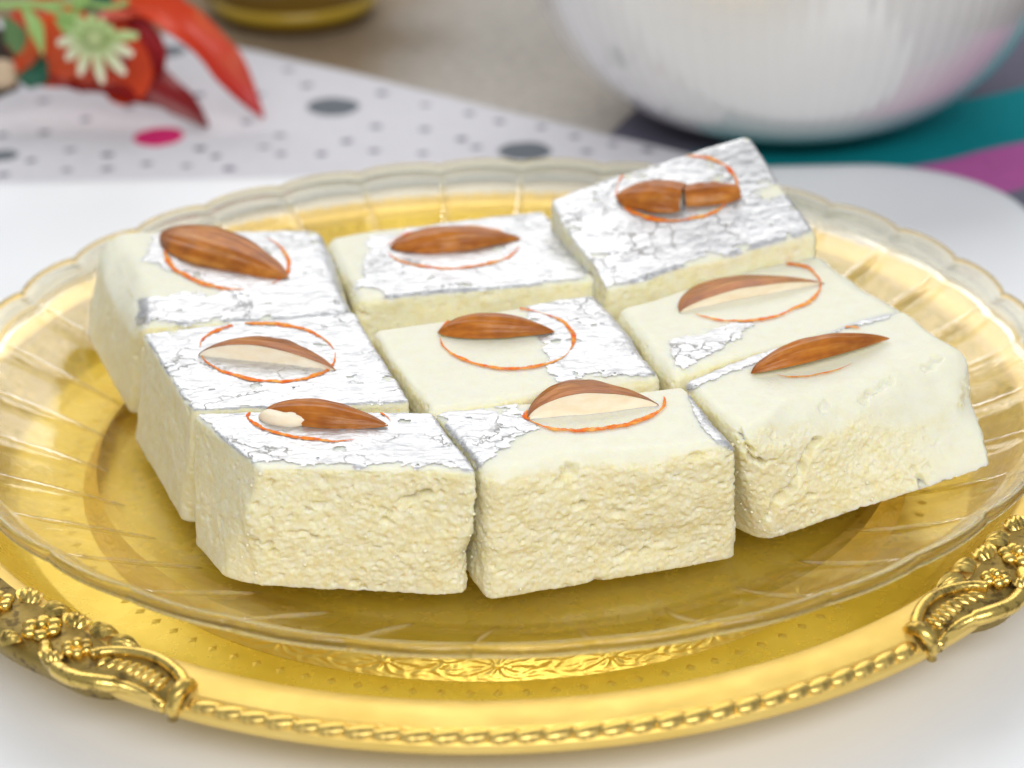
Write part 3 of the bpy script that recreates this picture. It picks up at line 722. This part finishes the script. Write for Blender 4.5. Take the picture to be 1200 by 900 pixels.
# back row
S['g'] = sweet('back_left', 'milk sweet with bare wedge between two silver patches, reddish almond lying slantwise', [(160, 384, ZT), (416, 368, ZT), (382, 266, ZT), (116, 266, ZT)], [(152, 486), None, None, (100, 392)],
  (.0014, .0050, .0040, .0085), (.5, .5, .4, .12),
  [([(205, 262), (270, 258), (345, 262), (392, 285), (420, 366), (412, 376), (296, 374), (268, 340), (225, 322), (168, 308), (172, 292)], .55),
   ([(164, 352), (215, 346), (272, 346), (292, 358), (292, 376), (228, 378), (164, 380)], .1)], seed=71, res=.0004)
S['h'] = sweet('back_mid', 'milk sweet with a ragged square of silver leaf under a dark tipped almond', [(419, 352, ZT), (704, 326, ZT), (636, 245, ZT), (384, 276, ZT)], [None]*4,
  (.0016, .0016, .0025, .0030), (.6, .7, .4, .7),
  [([(436, 280), (500, 262), (560, 252), (632, 244), (668, 285), (700, 322), (650, 332), (560, 346), (525, 352), (505, 364), (455, 364), (452, 346), (420, 340), (428, 310)], .62)], seed=83, res=.0004)
S['i'] = sweet('back_right', 'raised milk sweet tilted on the plate rim, silvered, with a broken almond', [(708, 338, .0115), (960, 272, .0170), (880, 155, .0300), (644, 232, .0185)], [None, None, None, None],
  (.0014, .0030, .0014, .0014), (.6, .7, .4, .7),
  [([(640, 234), (740, 188), (876, 155), (902, 192), (916, 210), (880, 226), (900, 232), (935, 228), (962, 266), (930, 282), (860, 298), (826, 300), (790, 316), (735, 334), (708, 342)], .62)], seed=97, res=.0004)

# saffron rings
saffron(S['a'], (375, 493), 84, 24, 4, [(60, 200, 1.0), (285, 350, .55)], seed=1)
saffron(S['b'], (699, 478), 82, 27, -6, [(-8, 165, 1.15), (165, 190, 1.3)], seed=2)
saffron(S['c'], (962, 414), 66, 25, -14, [(60, 150, .4), (-70, -40, .7)], seed=3)
saffron(S['d'], (314, 414), 80, 34, 4, [(-10, 170, .95), (180, 345, 1.05)], seed=4)
saffron(S['e'], (594, 397), 79, 36, 3, [(20, 175, .8), (185, 300, .9), (300, 378, .95)], seed=5)
saffron(S['f'], (882, 343), 80, 33, -8, [(-20, 150, .9), (215, 355, 1.0)], seed=6)
saffron(S['f'], (845, 322), 22, 6, 25, [(150, 340, .5)], seed=16)
saffron(S['g'], (266, 303), 74, 36, 8, [(70, 190, 1.15), (-55, 40, .8)], seed=7)
saffron(S['h'], (531, 291), 76, 24, -2, [(0, 175, .8), (190, 350, .7)], seed=8)
saffron(S['i'], (794, 221), 71, 38, -4, [(20, 190, 1.0), (190, 270, .55), (270, 370, .85)], seed=9)

# almonds
almond(S['a'], (310, 485), (455, 502), 'almond half with white flesh bared at one end on a silvered crumbly faced sweet', cut=265, wid=.0042, thick=.0038, sink=.0006, seed=2, u0=.0, chunk=(-.52, -.06, .0020, .0010, .0028, .0016))
almond(S['b'], (618, 492), (772, 476), 'plump almond half with wide clean cut face beside a square of silver leaf', cut=2, wid=.0130, thick=.0047, sink=.0002, seed=3, blunt=.3)
almond(S['c'], (880, 441), (1042, 400), 'slim furrowed almond half on the cracked sweet beside the strip of silver leaf', cut=285, wid=.0040, thick=.0050, sink=.0006, seed=4)
almond(S['d'], (232, 418), (393, 436), 'almond half, dark skin arched over a long pale cut face, on silvered sweet', cut=2, wid=.0105, thick=.0040, sink=.0003, seed=5)
almond(S['e'], (513, 392), (650, 391), 'smooth light brown almond half on the half bare, half silvered sweet', cut=275, wid=.0042, thick=.0046, sink=.0004, seed=6)
almond(S['f'], (797, 367), (966, 333), 'almond half with streaked peeling skin on the sweet with a saffron tail', cut=-2, wid=.0125, thick=.0032, sink=.0002, seed=7)
almond(S['g'], (190, 276), (338, 328), 'large reddish brown almond half lying slantwise with its skin up', cut=255, wid=.0082, thick=.0050, sink=.0006, seed=8)
almond(S['h'], (457, 292), (610, 281), 'dark tipped almond half on the sweet with the ragged silver square', cut=270, wid=.0062, thick=.0042, sink=.0004, seed=9)
almond(S['i'], (724, 233), (801, 236), 'wrinkled larger fragment of the broken almond on the raised silvered sweet', cut=275, wid=.0060, thick=.0040, sink=.0004, seed=10, u0=.02, u1=.62)
almond(S['i'], (867, 228), (802, 234), 'smaller fragment of the broken almond on the raised silvered sweet', cut=275, wid=.0042, thick=.0034, sink=.0002, seed=12, u0=.1, u1=.6, blunt=.5)

# ------------------------------------------------------------------ white fluted bowl
bc = unp(934, 176, Z_TAB+.008); bc[1] += .038
bowl = thing('fluted_bowl', 'white finely fluted bowl standing on the striped cloth', 'bowl', loc=tuple(bc))
BPR = [(.0, .0015), (.034, .0015), (.042, .003), (.056, .010), (.070, .022), (.080, .037), (.0865, .053), (.0895, .067)]
pr = catmull([(a, b) for a, b in BPR], 8)
nseg = 960; th = np.linspace(0, 2*np.pi, nseg, endpoint=False); V = []
for a in th:
    fl = .00007*math.cos(a*96)
    for r_, z_ in pr: V.append(((r_+fl*min(1, r_/.05))*math.cos(a), (r_+fl*min(1, r_/.05))*math.sin(a), z_))
bm_ = plain('bowl_porcelain', (.78, .775, .78), .10); bm_.set(Coat__Weight=1., Coat__IOR=1.8, Coat__Roughness=.12); 
obj('outer_wall', V, grid_faces(nseg, len(pr), True)[:, ::-1], bm_.m, bowl)
pin = [(max(.0, a-.003), b+.003) for a, b in pr]
vi, fi = lathe([(pr[-1][0], pr[-1][1]), (pr[-1][0]-.0015, pr[-1][1]+.001)]+[(a, b) for a, b in pin[::-1]][1:], 200)
obj('inner_wall', vi, fi, bm_.m, bowl)

# ------------------------------------------------------------------ silk flowers on the dotted cloth
pmat = N('lily_petal'); a_ = pmat.n('ShaderNodeAttribute', _attribute_name='vertex_colour'); pmat.col(a_.outputs['Color']); pmat.set(Roughness=.38, Subsurface__Weight=.1, Subsurface__Scale=.002)
def petal(name, parent, path, widths, normal, c0, c1, cup=.3, mat=None):
    P = catmull(path, 8); n = len(P); W = np.interp(np.linspace(0, 1, n), np.linspace(0, 1, len(widths)), widths); T = np.gradient(P, axis=0); T /= np.linalg.norm(T, axis=1)[:, None]
    nv = 11; V = []; col = []
    for i in range(n):
        s = np.cross(T[i], np.array(normal, float)); s /= np.linalg.norm(s); u = np.cross(s, T[i])
        for j in range(nv):
            v = j/(nv-1)*2-1
            rip = .10*W[i]*math.sin(i*.55+v*2)*abs(v)
            V.append(P[i]+s*v*W[i]+u*(cup*W[i]*(v*v)-.08*W[i]*math.exp(-(v/.12)**2)+rip))
            k = (i/(n-1))**1.4; col.append(np.array(c0)*(1-k)+np.array(c1)*k)
    f = grid_faces(n, nv); m = len(V); V2 = [p+np.array([0, 0, -.0004]) for p in V]
    F = np.r_[f, f[:, ::-1]+m]
    me = mesh(name, V+V2, F, mat or pmat.m); ca = me.color_attributes.new('vertex_colour', 'FLOAT_COLOR', 'POINT')
    ca.data.foreach_set('color', np.c_[np.array(col+col), np.ones(2*m)].astype(np.float32).ravel())
    return link(name, me, parent)
ORG, RED, DRK = (.76, .065, .006), (.42, .022, .022), (.16, .006, .010)
lily = thing('silk_lily', 'orange red silk lily lying on the dotted cloth, petal tips curling down', 'flower', loc=(0, 0, 0))
ground = lambda x, y: unp(x, y, ZD+.002)
g1 = ground(242, 150); YL = g1[1]+.010
petal('petal', lily, [at(120, 12, YL+.01), at(170, 8, YL+.004), at(212, 28, YL-.004), at(250, 62, YL-.006), at(282, 104, YL-.006), at(308, 137, YL-.008)], [.004, .0060, .0062, .0060, .0062, .0040, .0006], (.25, -.75, .6), ORG, (.45, .02, .03), .55)
petal('petal', lily, [at(60, 82, YL+.002), at(110, 92, YL), at(165, 100, YL-.002), at(210, 122, YL-.002), at(243, 148, g1[1])], [.006, .0085, .0095, .0060, .0008], (0, -.45, .9), (.30, .012, .012), DRK)
petal('petal', lily, [at(110, 30, YL+.014), at(75, 55, YL+.006), at(55, 82, YL), at(52, 100, YL-.004)], [.008, .0125, .0120, .006], (.2, -.9, .4), (.80, .10, .015), (.70, .07, .012))
petal('petal', lily, [at(95, 40, YL+.012), at(125, 70, YL+.004), at(140, 92, YL-.001), at(120, 104, YL-.004)], [.008, .0135, .0125, .004], (-.1, -.9, .4), (.62, .05, .012), ORG)
petal('petal', lily, [at(120, 25, YL+.012), at(155, 45, YL+.004), at(172, 72, YL+.001), at(176, 92, YL)], [.006, .0095, .0095, .003], (-.3, -.9, .3), (.36, .012, .02), (.25, .008, .014))
petal('petal', lily, [at(140, 25, YL+.014), at(160, 0, YL+.012), at(185, -12, YL+.012), at(215, -10, YL+.012)], [.006, .009, .008, .002], (0, -.9, .3), ORG, (.6, .05, .02))
petal('petal', lily, [at(95, 35, YL+.016), at(60, 25, YL+.016), at(30, 40, YL+.014), at(15, 60, YL+.012)], [.006, .009, .008, .002], (0, -.8, .5), (.45, .03, .01), (.6, .05, .01))
gm = plain('leaf_green', (.30, .48, .14), .5).m; gdk = plain('leaf_dark_green', (.006, .10, .055), .45).m; dm_ = plain('daisy_petal', (.70, .74, .42), .55); 
YS = YL-.022
sprig = thing('daisy_sprig', 'pale green sprig with small white green daisy in front of the lily', 'flower', loc=(0, 0, 0))
obj('stem', *tube(catmull([at(-60, 2, YS), at(0, 6, YS), at(45, 6, YS), at(85, 22, YS-.002), at(112, 42, YS-.004)], 6), .0013, 8), gm, sprig)
obj('stem', *tube(catmull([at(40, 6, YS), at(90, 4, YS), at(130, 8, YS+.004), at(150, 2, YS+.006)], 6), .001, 8), gm, sprig)
def leaf(par, pts, wd, m, nrm=(0, -.8, .6)):
    o = petal('leaf', par, pts, wd, nrm, (.3, .48, .14), (.3, .48, .14), .25, m); return o
leaf(sprig, [at(28, 8, YS), at(42, 32, YS-.002), at(50, 62, YS-.002)], [.001, .0026, .0004], gm)
leaf(sprig, [at(88, 14, YS), at(96, -6, YS), at(92, -30, YS)], [.001, .003, .0005], gm)
leaf(sprig, [at(70, 18, YS), at(84, 28, YS-.003), at(100, 34, YS-.003)], [.002, .004, .002], gm)
leaf(sprig, [at(5, 20, YS+.004), at(18, 42, YS+.004), at(20, 62, YS+.004)], [.001, .004, .001], plain('leaf_olive', (.10, .20, .07), .6).m)
leaf(sprig, [at(108, -25, YS+.01), at(112, -5, YS+.01), at(130, 4, YS+.008)], [.003, .007, .002], gdk)
dc = at(112, 46, YS-.006)
for q in range(12):
    a = 2*math.pi*q/12+.1; k = 1 if math.sin(a) < .3 else .62
    d = CR*math.cos(a)+(CU*.85-CW*.25)*math.sin(a)
    L_ = .0145*k*(1+.15*math.sin(q*5.1))
    c1 = (.84, .80, .62) if math.sin(a) < 0 else (.45, .60, .25)
    petal('petal', sprig, [dc+d*.001, dc+d*L_*.55-CW*.002, dc+d*L_*.95-CW*.0005], [.0010, .0015, .0017, .0007], -CW, (.36, .48, .18), c1, .2)
obj('flower_centre', *ellipsoid(dc-CW*.002, (CR*.0032, CU*.0030, CW*.0025), 14, 10), plain('daisy_centre', (.42, .50, .22), .7).m, sprig)
# small dark foliage and a pale bud at the left behind the lily
fol = thing('foliage_sprig', 'dark green artificial leaves with a beige bud beside the lily', 'foliage', loc=(0, 0, 0))
leaf(fol, [at(30, 60, YL+.01), at(38, 82, YL-.004), at(44, 100, YL-.006)], [.003, .0058, .0030], gdk)
leaf(fol, [at(-40, 70, YL+.012), at(-5, 62, YL+.012), at(30, 66, YL+.012)], [.003, .009, .003], plain('leaf_brown', (.045, .03, .02), .7).m)
obj('bud', *ellipsoid(at(2, 88, YL-.002), ((.007, 0, 0), (0, .006, 0), (0, 0, .0052)), 16, 12), plain('bud_beige', (.60, .45, .30), .7).m, fol)
leaf(fol, [at(-30, 108, YL-.006), at(-5, 106, YL-.006), at(22, 100, YL-.006)], [.001, .003, .001], plain('twig', (.05, .035, .03), .8).m)

# ------------------------------------------------------------------ dark amber jar at the back
jc = unp(340, 44, Z_TAB+.004); jc[1] += .03
jar = thing('amber_jar', 'dark amber brown jar base standing on the burlap cloth', 'jar', loc=tuple(jc))
jm = plain('amber_glaze', (.16, .09, .010), .22); jm.b.inputs['Specular IOR Level'].default_value = .6
obj('body', *[x for x in lathe([(.0, .0), (.027, .0), (.0295, .0015), (.031, .006), (.0315, .018), (.031, .05), (.028, .08), (.02, .095), (.0, .097)], 96)], jm.m, jar)
obj('foot_band', *lathe([(.0296, .004), (.0318, .005), (.0322, .007), (.0318, .009), (.0305, .0098)], 96), plain('amber_band', (.42, .28, .02), .3).m, jar)
ym = plain('yellow_glaze', (.30, .22, .01), .3)
jc2 = unp(268, 30, Z_TAB+.004); jc2[1] += .02
tag(obj('yellow_fruit', *[x for x in ellipsoid((0, 0, 0), ((.0165, 0, 0), (0, .0165, 0), (0, 0, .019)), 32, 20)], ym.m), 'small olive yellow glazed ball beside the dark amber jar', 'ornament').location = (jc2[0], jc2[1], Z_TAB+.024)
